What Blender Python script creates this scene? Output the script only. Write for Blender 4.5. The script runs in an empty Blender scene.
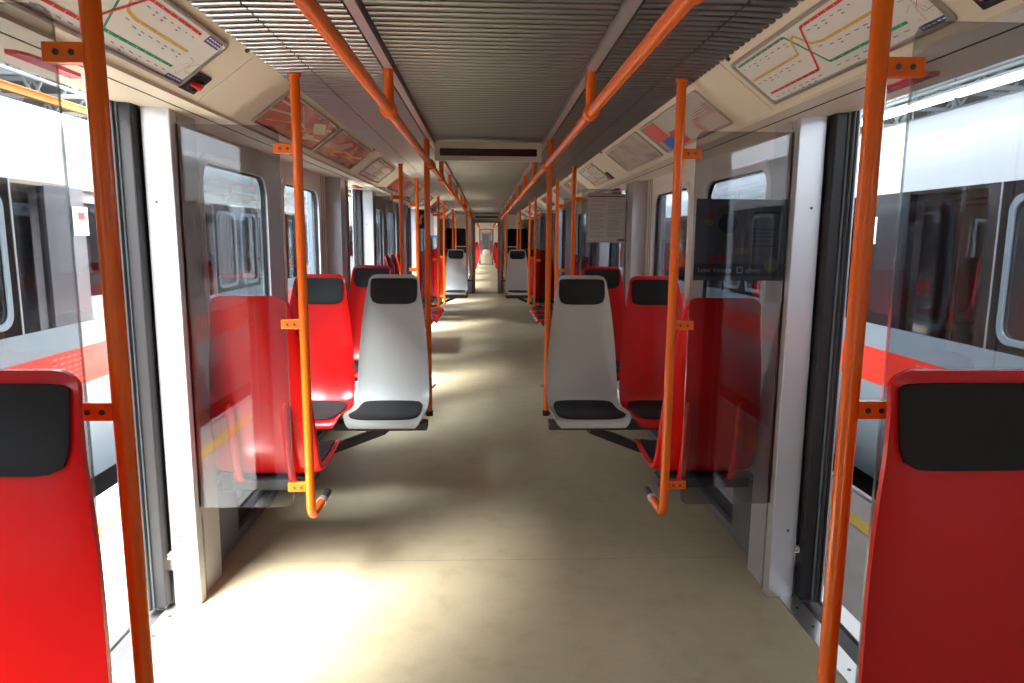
import bpy, bmesh, math, random
from mathutils import Vector, Matrix
random.seed(7)
S = bpy.context.scene
COL = S.collection
PI = math.pi

# ------------------------------------------------------------------ camera, world, sun, exposure
cam_d = bpy.data.cameras.new('camera'); cam = bpy.data.objects.new('camera', cam_d); COL.objects.link(cam)
cam_d.sensor_width = 36.0; cam_d.lens = 36.0*683/1024; cam_d.clip_start = 0.02; cam_d.clip_end = 400
def aim(vx, vy, f=683.0):
    d = Vector(((vx-512)/f, -(vy-341.5)/f, -1.0)).normalized()      # world +y seen in camera space
    Z = Vector((0, -d.z, d.y)).normalized()
    if Z.y < 0: Z = -Z
    X = d.cross(Z)
    ro = 0.0075                                                     # slight clockwise roll
    X, Z = X*math.cos(ro)-Z*math.sin(ro), Z*math.cos(ro)+X*math.sin(ro)
    R = Matrix((X, d, Z))
    return R.to_4x4()
cam.matrix_world = Matrix.Translation((-0.015, 0, 1.5)) @ aim(486, 237)
S.camera = cam
W = bpy.data.worlds.new('world'); S.world = W; W.use_nodes = True
W.node_tree.nodes['Background'].inputs[0].default_value = (0.86, 0.93, 1.0, 1)
W.node_tree.nodes['Background'].inputs[1].default_value = 1.5
sun_d = bpy.data.lights.new('sun', 'SUN'); sun = bpy.data.objects.new('sun', sun_d); COL.objects.link(sun)
sun_d.energy = 9.5; sun_d.angle = math.radians(42); sun_d.color = (1.0, 0.97, 0.92)
sun.rotation_euler = Vector((0.28, 0.44, -0.85)).to_track_quat('-Z', 'Y').to_euler()
S.view_settings.view_transform = 'Standard'; S.view_settings.look = 'None'
S.view_settings.gamma = 1.0; S.view_settings.use_curve_mapping = False
S.view_settings.exposure = 2.6
S.cycles.max_bounces = 14; S.cycles.diffuse_bounces = 8; S.cycles.glossy_bounces = 6; S.cycles.transparent_max_bounces = 24

# ------------------------------------------------------------------ materials
MATS = {}
def mat(name, col, rough=0.5, metal=0.0, spec=0.5, coat=0.0, noise=None, bump=0.0, bscale=40, emit=0.0):
    m = bpy.data.materials.new(name); m.use_nodes = True
    nt = m.node_tree; b = nt.nodes['Principled BSDF']
    b.inputs['Base Color'].default_value = (*col, 1); b.inputs['Roughness'].default_value = rough
    b.inputs['Metallic'].default_value = metal; b.inputs['Specular IOR Level'].default_value = spec
    b.inputs['Coat Weight'].default_value = coat; b.inputs['Coat Roughness'].default_value = 0.06
    if emit:
        b.inputs['Emission Color'].default_value = (*col, 1); b.inputs['Emission Strength'].default_value = emit
    if noise or bump:
        tc = nt.nodes.new('ShaderNodeTexCoord')
    if noise:                                   # (scale, second colour, sharpness)
        n = nt.nodes.new('ShaderNodeTexNoise'); n.inputs['Scale'].default_value = noise[0]; n.inputs['Detail'].default_value = 6
        r = nt.nodes.new('ShaderNodeValToRGB'); r.color_ramp.elements[0].position = 0.5-noise[2]; r.color_ramp.elements[1].position = 0.5+noise[2]
        r.color_ramp.elements[0].color = (*col, 1); r.color_ramp.elements[1].color = (*noise[1], 1)
        nt.links.new(tc.outputs['Object'], n.inputs['Vector']); nt.links.new(n.outputs['Fac'], r.inputs[0]); nt.links.new(r.outputs[0], b.inputs['Base Color'])
    if bump:
        n2 = nt.nodes.new('ShaderNodeTexNoise'); n2.inputs['Scale'].default_value = bscale; n2.inputs['Detail'].default_value = 4
        bp = nt.nodes.new('ShaderNodeBump'); bp.inputs['Strength'].default_value = bump; bp.inputs['Distance'].default_value = 0.002
        nt.links.new(tc.outputs['Object'], n2.inputs['Vector']); nt.links.new(n2.outputs['Fac'], bp.inputs['Height']); nt.links.new(bp.outputs[0], b.inputs['Normal'])
    MATS[name] = m
    return m
def glass(name, tint, refl=0.06, edge=0.6, rough=0.0):
    m = bpy.data.materials.new(name); m.use_nodes = True
    nt = m.node_tree; nt.nodes.clear()
    o = nt.nodes.new('ShaderNodeOutputMaterial'); mx = nt.nodes.new('ShaderNodeMixShader')
    t = nt.nodes.new('ShaderNodeBsdfTransparent'); t.inputs[0].default_value = (*tint, 1)
    g = nt.nodes.new('ShaderNodeBsdfGlossy'); g.inputs['Roughness'].default_value = rough; g.inputs[0].default_value = (0.95, 0.97, 1, 1)
    lw = nt.nodes.new('ShaderNodeLayerWeight'); lw.inputs['Blend'].default_value = 0.25
    mp = nt.nodes.new('ShaderNodeMapRange'); mp.inputs['To Min'].default_value = refl; mp.inputs['To Max'].default_value = edge
    nt.links.new(lw.outputs['Facing'], mp.inputs['Value']); nt.links.new(mp.outputs[0], mx.inputs[0])
    nt.links.new(t.outputs[0], mx.inputs[1]); nt.links.new(g.outputs[0], mx.inputs[2]); nt.links.new(mx.outputs[0], o.inputs[0])
    MATS[name] = m
    return m
def poster_mat(name, cols, scale, seed):
    m = bpy.data.materials.new(name); m.use_nodes = True
    nt = m.node_tree; b = nt.nodes['Principled BSDF']
    b.inputs['Roughness'].default_value = 0.25; b.inputs['Coat Weight'].default_value = 0.3; b.inputs['Coat Roughness'].default_value = 0.05
    tc = nt.nodes.new('ShaderNodeTexCoord'); mp = nt.nodes.new('ShaderNodeMapping'); mp.inputs['Location'].default_value = (seed, seed*1.7, 0)
    mp.inputs['Rotation'].default_value = (0, 0, 0.5); mp.inputs['Scale'].default_value = (scale*1.2, scale*0.55, scale*1.2)
    n = nt.nodes.new('ShaderNodeTexNoise'); n.inputs['Scale'].default_value = 1.0; n.inputs['Detail'].default_value = 3; n.inputs['Distortion'].default_value = 0.5
    r = nt.nodes.new('ShaderNodeValToRGB'); e = r.color_ramp.elements
    k = len(cols)
    e[0].position = 0.30; e[0].color = (*cols[0], 1); e[1].position = 0.70; e[1].color = (*cols[-1], 1)
    for i in range(1, k-1):
        x = e.new(0.30+0.40*i/(k-1)); x.color = (*cols[i], 1)
    nt.links.new(tc.outputs['Object'], mp.inputs[0]); nt.links.new(mp.outputs[0], n.inputs['Vector']); nt.links.new(n.outputs['Fac'], r.inputs[0]); nt.links.new(r.outputs[0], b.inputs['Base Color'])
    MATS[name] = m
def floor_mat():
    m = mat('floor', (0.34, 0.295, 0.215), 0.48, spec=0.4)
    nt = m.node_tree; b = nt.nodes['Principled BSDF']; tc = nt.nodes.new('ShaderNodeTexCoord')
    def noise(sc, det, lo, hi, c0, c1):
        n = nt.nodes.new('ShaderNodeTexNoise'); n.inputs['Scale'].default_value = sc; n.inputs['Detail'].default_value = det; n.inputs['Roughness'].default_value = 0.6
        r = nt.nodes.new('ShaderNodeValToRGB'); r.color_ramp.elements[0].position = lo; r.color_ramp.elements[1].position = hi
        r.color_ramp.elements[0].color = (*c0, 1); r.color_ramp.elements[1].color = (*c1, 1)
        nt.links.new(tc.outputs['Object'], n.inputs['Vector']); nt.links.new(n.outputs['Fac'], r.inputs[0]); return r
    a = noise(1.6, 5, 0.35, 0.7, (0.425, 0.373, 0.250), (0.36, 0.310, 0.202))
    c = noise(7, 9, 0.50, 0.80, (1, 1, 1), (0.84, 0.82, 0.78))
    g = noise(160, 2, 0.3, 0.7, (0.92, 0.92, 0.92), (1.05, 1.05, 1.05))
    def mul(x, y):
        q = nt.nodes.new('ShaderNodeMixRGB'); q.blend_type = 'MULTIPLY'; q.inputs[0].default_value = 1
        nt.links.new(x.outputs[0], q.inputs[1]); nt.links.new(y.outputs[0], q.inputs[2]); return q
    nt.links.new(mul(mul(a, c), g).outputs[0], b.inputs['Base Color'])
floor_mat()
mat('cream', (0.78, 0.71, 0.58), 0.42, noise=(2.5, (0.75, 0.68, 0.55), 0.25))
mat('wall', (0.78, 0.745, 0.72), 0.4)
mat('wall_frame', (0.82, 0.81, 0.81), 0.35)
mat('alu', (0.62, 0.64, 0.68), 0.32, 0.55, noise=(3, (0.58, 0.60, 0.64), 0.2))
mat('alu_bright', (0.75, 0.75, 0.74), 0.2, 0.9)
mat('ceiling_metal', (0.36, 0.36, 0.36), 0.40, 0.95)
mat('ceiling_trim', (0.55, 0.54, 0.54), 0.35, 0.6)
mat('orange', (0.86, 0.150, 0.006), 0.25, coat=0.2, spec=0.45)
mat('red_seat', (0.74, 0.006, 0.006), 0.27, spec=0.4, coat=0.15)
mat('grey_seat', (0.55, 0.55, 0.53), 0.3, coat=0.2)
mat('pad', (0.015, 0.0165, 0.020), 0.75, bump=0.5, bscale=500)
mat('black_rubber', (0.012, 0.012, 0.014), 0.45)
mat('dark_rubber', (0.035, 0.038, 0.045), 0.35)
mat('door_grey', (0.20, 0.25, 0.30), 0.35, 0.3)
mat('dark_steel', (0.06, 0.062, 0.068), 0.45, 0.3)
mat('mid_steel', (0.22, 0.24, 0.27), 0.4, 0.5)
mat('edge_brown', (0.055, 0.04, 0.042), 0.4)
mat('threshold', (0.65, 0.65, 0.63), 0.28, 0.9)
mat('screw', (0.10, 0.09, 0.085), 0.4, 0.7)
mat('map_white', (0.80, 0.80, 0.78), 0.3, coat=0.5)
mat('map_red', (0.72, 0.03, 0.04), 0.4, coat=0.5)
mat('map_yellow', (0.74, 0.47, 0.08), 0.4, coat=0.5)
mat('map_green', (0.02, 0.33, 0.17), 0.4, coat=0.5)
mat('map_navy', (0.03, 0.06, 0.32), 0.4, coat=0.5)
mat('ink_map', (0.20, 0.21, 0.27), 0.5)
mat('ink', (0.09, 0.10, 0.14), 0.5)
mat('ink_grey', (0.33, 0.34, 0.38), 0.5)
mat('frame_grey', (0.45, 0.43, 0.40), 0.3, 0.7)
mat('handle_red', (0.75, 0.02, 0.02), 0.3, coat=0.5)
mat('lamp_red', (0.60, 0.010, 0.03), 0.25, coat=0.6)
mat('display_frame', (0.62, 0.57, 0.49), 0.4)
mat('display_screen', (0.045, 0.006, 0.012), 0.2)
mat('sheet_dark', (0.11, 0.113, 0.125), 0.5)
mat('sheet_navy', (0.012, 0.018, 0.045), 0.5)
mat('sheet_light', (0.55, 0.57, 0.60), 0.5)
mat('sheet_maroon', (0.30, 0.03, 0.04), 0.5)
mat('sheet_olive', (0.24, 0.24, 0.06), 0.5)
mat('paper', (0.60, 0.58, 0.55), 0.6)
mat('paper_white', (0.80, 0.80, 0.80), 0.6)
mat('paper_blue', (0.05, 0.16, 0.62), 0.6)
mat('paper_purple', (0.16, 0.05, 0.13), 0.6)
mat('paper_edge', (0.42, 0.44, 0.33), 0.5)
mat('portal_grey', (0.16, 0.17, 0.17), 0.5)
mat('end_wall', (0.66, 0.61, 0.54), 0.45)
mat('train_white', (0.86, 0.89, 0.92), 0.28, coat=0.3)
mat('train_grey', (0.26, 0.32, 0.38), 0.35, coat=0.2)
mat('train_red', (0.86, 0.055, 0.035), 0.35, coat=0.2)
mat('vent_pale', (0.88, 0.22, 0.18), 0.4)
mat('train_dark', (0.014, 0.011, 0.012), 0.12, spec=0.22)
mat('train_inside', (0.30, 0.28, 0.27), 0.6)
mat('under', (0.02, 0.02, 0.022), 0.7)
mat('concrete', (0.42, 0.41, 0.385), 0.75, noise=(4, (0.35, 0.34, 0.32), 0.25))
mat('yellow_paint', (0.62, 0.46, 0.05), 0.6, noise=(9, (0.50, 0.37, 0.06), 0.2))
mat('pit', (0.05, 0.05, 0.05), 0.8)
mat('truss_white', (0.74, 0.78, 0.78), 0.5)
mat('roof_sheet', (0.34, 0.37, 0.36), 0.6, noise=(1.2, (0.28, 0.31, 0.30), 0.2))
mat('crane_orange', (0.85, 0.36, 0.08), 0.45)
mat('tube_light', (1.0, 1.0, 1.0), 0.4, emit=1.5)
mat('pipe_grey', (0.42, 0.43, 0.42), 0.4, 0.5)
mat('poster_peach', (0.62, 0.30, 0.22), 0.3, coat=0.6)
mat('poster_beige', (0.55, 0.47, 0.36), 0.3, coat=0.6)
glass('glass_edge', (0.80, 0.84, 0.83), 0.22, 0.6, 0.15)
glass('glass_partition', (0.70, 0.71, 0.725), 0.011, 0.45)
glass('glass_window', (0.74, 0.79, 0.82), 0.06, 0.6)
glass('glass_dark', (0.47, 0.43, 0.44), 0.06, 0.55)
poster_mat('poster_red', [(0.22, 0.004, 0.022), (0.38, 0.008, 0.03), (0.46, 0.02, 0.04), (0.56, 0.16, 0.13), (0.40, 0.01, 0.035)], 3.2, 3)
poster_mat('poster_red2', [(0.24, 0.004, 0.03), (0.40, 0.01, 0.035), (0.55, 0.17, 0.16), (0.40, 0.015, 0.04), (0.32, 0.006, 0.03)], 3.0, 9)
poster_mat('poster_mixed', [(0.45, 0.05, 0.05), (0.55, 0.48, 0.45), (0.52, 0.50, 0.50), (0.50, 0.46, 0.43), (0.12, 0.20, 0.40)], 3.0, 5)
poster_mat('poster_grey_glare', [(0.22, 0.19, 0.17), (0.42, 0.39, 0.36), (0.55, 0.53, 0.50), (0.40, 0.38, 0.36), (0.35, 0.12, 0.10)], 3.6, 14)  # grey blotches paint crumpled reflections into the print colour

# ------------------------------------------------------------------ mesh helpers
class MB:
    def __init__(s): s.v = []; s.f = []
    def add(s, vs, fs):
        o = len(s.v); s.v += [tuple(p) for p in vs]; s.f += [tuple(i+o for i in f) for f in fs]; return s
    def box(s, x0, x1, y0, y1, z0, z1):
        x0, x1 = min(x0, x1), max(x0, x1); y0, y1 = min(y0, y1), max(y0, y1); z0, z1 = min(z0, z1), max(z0, z1)
        return s.add([(x0,y0,z0),(x1,y0,z0),(x1,y1,z0),(x0,y1,z0),(x0,y0,z1),(x1,y0,z1),(x1,y1,z1),(x0,y1,z1)],
                     [(0,3,2,1),(4,5,6,7),(0,1,5,4),(1,2,6,5),(2,3,7,6),(3,0,4,7)])
    def tube(s, pts, r, n=14, caps=True):
        pts = [Vector(p) for p in pts]; k = len(pts); vs = []; up = None
        for i, p in enumerate(pts):
            t = (pts[min(i+1, k-1)]-pts[max(i-1, 0)]).normalized()
            if up is None:
                up = t.orthogonal().normalized()
            up = (up-t*up.dot(t)).normalized(); q = t.cross(up)
            rr = r[i] if isinstance(r, (list, tuple)) else r
            for j in range(n):
                a = 2*PI*j/n; vs.append(p+up*(rr*math.cos(a))+q*(rr*math.sin(a)))
        fs = [(i*n+j, i*n+(j+1) % n, (i+1)*n+(j+1) % n, (i+1)*n+j) for i in range(k-1) for j in range(n)]
        if caps: fs += [tuple(range(n))[::-1], tuple((k-1)*n+j for j in range(n))]
        return s.add(vs, fs)
    def prism(s, poly, y0, y1):                 # poly in (x,z), extruded along y
        n = len(poly); vs = [(x, y0, z) for x, z in poly]+[(x, y1, z) for x, z in poly]
        fs = [(i, (i+1) % n, n+(i+1) % n, n+i) for i in range(n)]+[tuple(range(n))[::-1], tuple(range(n, 2*n))]
        return s.add(vs, fs)
    def bar(s, a, b, w, h):                     # rectangular bar between two points
        a, b = Vector(a), Vector(b); t = (b-a).normalized()
        u = t.cross(Vector((0, 0, 1)))
        u = u.normalized() if u.length > 1e-4 else Vector((1, 0, 0)); q = u.cross(t)
        vs = [p+u*(i*w/2)+q*(j*h/2) for p in (a, b) for i, j in ((-1,-1),(1,-1),(1,1),(-1,1))]
        return s.add(vs, [(3,2,1,0),(4,5,6,7),(0,1,5,4),(1,2,6,5),(2,3,7,6),(3,0,4,7)])
    def mesh(s, name):
        me = bpy.data.meshes.new(name); me.from_pydata(s.v, [], s.f); me.update()
        bm = bmesh.new(); bm.from_mesh(me); bmesh.ops.recalc_face_normals(bm, faces=bm.faces[:]); bm.to_mesh(me); bm.free()
        return me
    def build(s, name, m, parent=None, smooth=False, bevel=0.0, seg=2):
        return link(name, s.mesh(name), m, parent, smooth, bevel, seg)
def link(name, me, m, parent=None, smooth=False, bevel=0.0, seg=2):
    o = bpy.data.objects.new(name, me); COL.objects.link(o)
    if m: me.materials.clear(); me.materials.append(MATS[m])
    if smooth:
        for p in me.polygons: p.use_smooth = True
        try: me.set_sharp_from_angle(angle=math.radians(40))
        except Exception: pass
    if bevel:
        b = o.modifiers.new('bevel', 'BEVEL'); b.width = bevel; b.segments = seg; b.limit_method = 'ANGLE'; b.angle_limit = math.radians(40)
    if parent: o.parent = parent
    return o
def tag(o, label=None, cat=None, group=None, kind=None):
    if label: o['label'] = label
    if cat: o['category'] = cat
    if group: o['group'] = group
    if kind: o['kind'] = kind
    return o
def empty(name, loc=(0, 0, 0)):
    o = bpy.data.objects.new(name, None); COL.objects.link(o); o.location = loc; o.empty_display_size = 0.1
    return o
def copy_tree(o, parent=None):
    c = o.copy(); COL.objects.link(c); c.parent = parent
    for ch in list(o.children): copy_tree(ch, c)
    return c
def bx(name, m, parent, *a, bevel=0.0): return MB().box(*a).build(name, m, parent, bevel=bevel)
def rr(cy, cz, w, h, r, n=6):
    out = []
    for k, (sx, sz) in enumerate(((1, 1), (-1, 1), (-1, -1), (1, -1))):
        for i in range(n+1):
            a = PI/2*k+PI/2*i/n
            out.append((cy+sx*(w/2-r)+r*math.cos(a), cz+sz*(h/2-r)+r*math.sin(a)))
    return out
def flat_holes(outer, holes, d0, d1, place):
    """sheet with holes; 2-D loops -> 3-D by place(a,b,d), from depth d0 to d1"""
    bm = bmesh.new(); loops = []
    for lp in [outer]+holes:
        vs = [bm.verts.new((a, b, 0)) for a, b in lp]; loops.append(vs)
        for i in range(len(vs)): bm.edges.new((vs[i], vs[(i+1) % len(vs)]))
    bmesh.ops.triangle_fill(bm, use_beauty=True, edges=bm.edges[:])
    bm.verts.index_update(); vs = [v.co.copy() for v in bm.verts]; fs = [[v.index for v in f.verts] for f in bm.faces]
    n = len(vs); side = []
    for lp in loops:
        ids = [v.index for v in lp]
        side += [(ids[i], ids[(i+1) % len(ids)], ids[(i+1) % len(ids)]+n, ids[i]+n) for i in range(len(ids))]
    bm.free()
    mb = MB(); mb.add([place(v.x, v.y, d0) for v in vs]+[place(v.x, v.y, d1) for v in vs],
                      [tuple(f) for f in fs]+[tuple(i+n for i in f[::-1]) for f in fs]+side)
    return mb
def ring(outer, inner, d0, d1, place):
    n = len(outer); mb = MB()
    vs = [place(a, b, d) for d in (d0, d1) for lp in (outer, inner) for a, b in lp]
    fs = []
    for i in range(n):
        j = (i+1) % n
        fs += [(i, j, n+j, n+i), (2*n+i, 3*n+i, 3*n+j, 2*n+j), (i, 2*n+i, 2*n+j, j), (n+i, n+j, 3*n+j, 3*n+i)]
    return mb.add(vs, fs)
def plate(loop, d0, d1, place):
    n = len(loop)
    return MB().add([place(a, b, d0) for a, b in loop]+[place(a, b, d1) for a, b in loop],
                    [tuple(range(n))[::-1], tuple(range(n, 2*n))]+[(i, (i+1) % n, n+(i+1) % n, n+i) for i in range(n)])
SIDE = {-1: 'left', 1: 'right'}
ORD = ['nearest', 'second', 'third', 'fourth', 'fifth', 'sixth', 'seventh', 'eighth', 'ninth', 'tenth']

# ------------------------------------------------------------------ layout
PITCH = 4.56; DC = [2.02+PITCH*k for k in range(-1, 4)]        # door centres: -2.54, 2.02, 6.58, 11.14, 15.70
Y0, YE = -7.0, 18.6                                            # car ends
XW = 1.31; ZC = 2.10                                           # inner wall, ceiling
GL = 0.68; PF, PR = 0.63, 0.89                                 # glass / post front / post rear from door centre

# ------------------------------------------------------------------ floor, roof, ceiling
o = bx('floor', 'floor', None, -1.30, 1.30, Y0, YE, -0.10, 0.0); tag(o, 'tan linoleum floor running the length of the metro car', 'floor', kind='structure')
# fine seams of the floor sheet
for ys in (3.02, 6.1, 8.9, 11.9): bx('seam', 'mid_steel', o, -1.16, 1.16, ys, ys+0.002, -0.004, 0.0006)
o = bx('car_roof', 'train_grey', None, -1.36, 1.36, Y0, YE, 2.22, 2.34); tag(o, 'outer roof shell above the ribbed metal ceiling', 'roof', kind='structure')

ceil = empty('ceiling', (0, 0, ZC)); tag(ceil, 'ribbed aluminium ceiling with cream sloping side panels', 'ceiling', kind='structure')
ceil.location = (0, 0, 0)
def ribs(name, x0, z0, x1, z1, y0=Y0, y1=YE):
    mb = MB(); p = 0.046; prof = []
    y = y0
    while y < y1-0.04:
        for dy, dz in ((0, 0.020), (0.001, 0.003), (0.006, 0.0), (0.022, 0.0), (0.028, 0.003), (0.029, 0.020)):
            prof.append((y+dy, dz))
        y += p
    vs = [(x0, a, z0+b) for a, b in prof]+[(x1, a, z1+b) for a, b in prof]; n = len(prof)
    mb.add(vs, [(i, i+1, n+i+1, n+i) for i in range(n-1)])
    c = mb.build(name, 'ceiling_metal', ceil); c['kind'] = 'stuff'; return c
ribs('ribbed_panel', -0.342, ZC+0.01, 0.342, ZC+0.01)
for s in (-1, 1):
    ribs('ribbed_panel', s*0.392, ZC, s*0.655, ZC); ribs('ribbed_panel', s*0.660, ZC, s*0.785, ZC-0.006)
    bx('ceiling_channel', 'ceiling_trim', ceil, s*0.352, s*0.382, Y0, YE, ZC-0.004, ZC+0.03)
    bx('shadow_gap', 'black_rubber', ceil, s*0.330, s*0.40, Y0, YE, ZC+0.03, ZC+0.05)
# backing above the ribs keeps the daylight out
bx('ceiling_backing', 'dark_steel', ceil, -1.0, 1.0, Y0, YE, ZC+0.055, ZC+0.08)

# sloping cream panels
CU, CL = (0.778, 2.104), (1.0, 1.934)                          # upper and lower edge of the cove (x,z)
cl = math.hypot(CL[0]-CU[0], CL[1]-CU[1])
def cove(s, t, d=0.0):                                         # t metres down from the upper edge, d metres towards the room
    ux, uz = (CL[0]-CU[0])/cl, (CL[1]-CU[1])/cl
    return (s*(CU[0]+ux*t+uz*d), CU[1]+uz*t-ux*d)
seams = [Y0, -4.1, -2.1, 0.46, 2.44, 5.02, 7.0, 9.58, 11.56, 14.14, 16.12, YE]
for s in (-1, 1):
    for a, b in zip(seams[:-1], seams[1:]):
        pr = [cove(s, 0), cove(s, cl-0.012), cove(s, cl, -0.004), cove(s, cl, -0.02), cove(s, 0, -0.02)]
        mb = MB().prism(pr, a+0.0035, b-0.0035)
        c = mb.build('cove_panel', 'cream', ceil, bevel=0.002)
    bx('cove_backing', 'dark_steel', ceil, s*0.80, s*1.30, Y0, YE, 2.10, 2.16)
    # soffit strip and door header
    MB().prism([(s*0.99, 1.930), (s*1.117, 1.953), (s*1.117, 1.99), (s*0.99, 1.99)], Y0, YE).build('soffit_strip', 'cream', ceil)
    MB().prism([(s*1.121, 1.954), (s*1.36, 1.972), (s*1.36, 2.24), (s*1.121, 2.0)], Y0, YE).build('door_header', 'cream', ceil)
    MB().box(s*1.1165, s*1.1215, Y0, YE, 1.9512, 1.985).build('joint_line', 'black_rubber', ceil)
    # little round studs along the panels
    for yy in (2.36, 4.9, 6.9, 9.5):
        p = cove(s, 0.016, 0.0); q = cove(s, 0.016, 0.008)
        MB().tube([(p[0], yy, p[1]), (q[0], yy, q[1])], 0.008, 10).build('stud', 'screw', ceil)

# ------------------------------------------------------------------ side walls with windows
def wpl(s, x): return lambda a, b, d: (s*(x+d), a, b)
bays = [(DC[i]+PR, DC[i+1]-PR) for i in range(4)]+[(Y0, DC[0]-PR), (DC[4]+PR, YE-0.02)]
wn = 0
WINS = []
for s in (-1, 1):
    w = empty('wall_'+SIDE[s]); tag(w, f'pale grey side wall with rounded windows along the {SIDE[s]} of the car', 'wall', kind='structure')
    for bi, (a, b) in enumerate(bays):
        m = (a+b)/2; h = []
        L = b-a
        if L > 2.3: cs = [m-0.625, m+0.625]; ww = 0.93
        else: cs = [m]; ww = 1.0
        for c in cs: h.append(rr(c, 1.32, ww, 1.04, 0.10))
        outer = [(a, 0.0), (b, 0.0), (b, 1.99), (a, 1.99)]
        flat_holes(outer, h, 0, 0.022, wpl(s, XW)).build('wall_panel', 'wall', w)
        for dy in ((a+0.10), (a+0.16), (b-0.10), (b-0.16)):
            bx('groove', 'mid_steel', w, s*(XW-0.004), s*(XW+0.01), dy-0.003, dy+0.003, 0.12, 1.985)
        bx('base_panel', 'dark_steel', w, s*(XW-0.035), s*(XW+0.02), a, b, 0.0, 0.13)
        for c in cs:
            WINS.append((s, c, ww, bi))
for s, c, ww, bi in WINS:
    wn += 1
    e = empty(f'window_{wn}'); tag(e, f'rounded car window in the {SIDE[s]} wall {c:.0f} metres ahead' if c > 0 else f'rounded car window in the {SIDE[s]} wall {abs(c):.0f} metres behind the viewer', 'window', kind='structure')
    ring(rr(c, 1.32, ww+0.07, 1.11, 0.13), rr(c, 1.32, ww-0.02, 1.02, 0.095), -0.016, 0.006, wpl(s, XW)).build('window_frame', 'wall_frame', e, bevel=0.004)
    ring(rr(c, 1.32, ww-0.01, 1.03, 0.10), rr(c, 1.32, ww-0.04, 1.0, 0.09), 0.0, 0.021, wpl(s, XW)).build('gasket', 'black_rubber', e)
    plate(rr(c, 1.32, ww-0.02, 1.02, 0.09), 0.010, 0.015, wpl(s, XW)).build('pane', 'glass_window', e)
for s in (-1, 1):
    e = tag(empty('baseboard_'+SIDE[s]), f'grey kick strip at the foot of the {SIDE[s]} wall', 'baseboard', kind='structure')
    for a, b in bays: bx('kick_strip', 'mid_steel', e, s*(XW-0.075), s*(XW-0.036), a+0.01, b-0.01, 0.0, 0.05, bevel=0.006)

# ------------------------------------------------------------------ doors: posts, leaves, thresholds
def tiny_screw(mb, x, y, z, ax, r=0.006, d=0.002):
    v = {'x': Vector((1,0,0)), 'y': Vector((0,1,0)), 'z': Vector((0,0,1))}[ax]; p = Vector((x, y, z))
    mb.tube([p-v*d, p+v*d], r, 8)
dn = 0
for k, c in enumerate(DC):
    for s in (-1, 1):
        dn += 1
        d = empty(f'door_{dn}'); nm = ['behind the viewer', 'beside the viewer', 'second doorway ahead', 'third doorway ahead', 'doorway by the end wall'][k]
        tag(d, f'open {SIDE[s]} side doorway with aluminium posts, {nm}', 'door', kind='structure')
        for q in (-1, 1):
            f0, r0 = c+q*PF, c+q*PR
            post = bx('door_post', 'alu', d, s*1.178, s*1.284, f0, f0+q*0.055, 0.0, 1.975, bevel=0.004)
            for z in (0.30, 1.62):
                mb = MB(); tiny_screw(mb, s*1.245, f0, z, 'y'); mb.build('screw', 'screw', post)
            bx('post_side', 'alu', d, s*1.190, s*1.309, f0+q*0.095, r0, 0.0, 1.975, bevel=0.003)
            bx('post_bead', 'alu_bright', d, s*1.182, s*1.25, f0+q*0.058, f0+q*0.068, 0.0, 1.965)
            bx('post_bead', 'alu_bright', d, s*1.186, s*1.25, f0+q*0.078, f0+q*0.090, 0.0, 1.965)
            bx('post_channel', 'edge_brown', d, s*1.198, s*1.284, f0+q*0.055, f0+q*0.095, 0.0, 1.97)
            # open leaf slid outside the wall
            leaf = bx('door_leaf', 'door_grey', d, s*1.340, s*1.376, f0-q*0.055, f0+q*0.60, 0.012, 1.985, bevel=0.004)
            bx('leaf_seal', 'black_rubber', leaf, s*1.292, s*1.340, f0-q*0.05, f0+q*0.01, 0.015, 1.975, bevel=0.006)
            bx('leaf_seal', 'dark_rubber', leaf, s*1.345, s*1.357, f0-q*0.075, f0-q*0.053, 0.015, 1.975, bevel=0.005)
            bx('leaf_seal', 'black_rubber', leaf, s*1.361, s*1.372, f0-q*0.068, f0-q*0.053, 0.015, 1.975, bevel=0.004)
            bx('leaf_edge', 'alu', leaf, s*1.376, s*1.381, f0-q*0.06, f0+q*0.60, 0.012, 1.985)
            hk = MB(); hk.box(s*1.276, s*1.296, f0-q*0.012, f0+q*0.02, 0.16, 0.24); hk.tube([(s*1.268, f0-q*0.015, 0.215), (s*1.288, f0-q*0.02, 0.215), (s*1.290, f0-q*0.02, 0.235)], 0.006, 8)
            hk.build('latch', 'alu_bright', leaf)
        th = bx('threshold', 'threshold', d, s*1.225, s*1.305, c-PF, c+PF, -0.06, 0.004)
        mb = MB()
        for i in range(9): tiny_screw(mb, s*1.265, c-PF+0.09+i*0.135, 0.004, 'z', 0.007, 0.0012)
        mb.build('screw', 'screw', th)
        bx('door_step', 'dark_steel', d, s*1.305, s*1.39, c-PF, c+PF, -0.10, -0.02)

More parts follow.
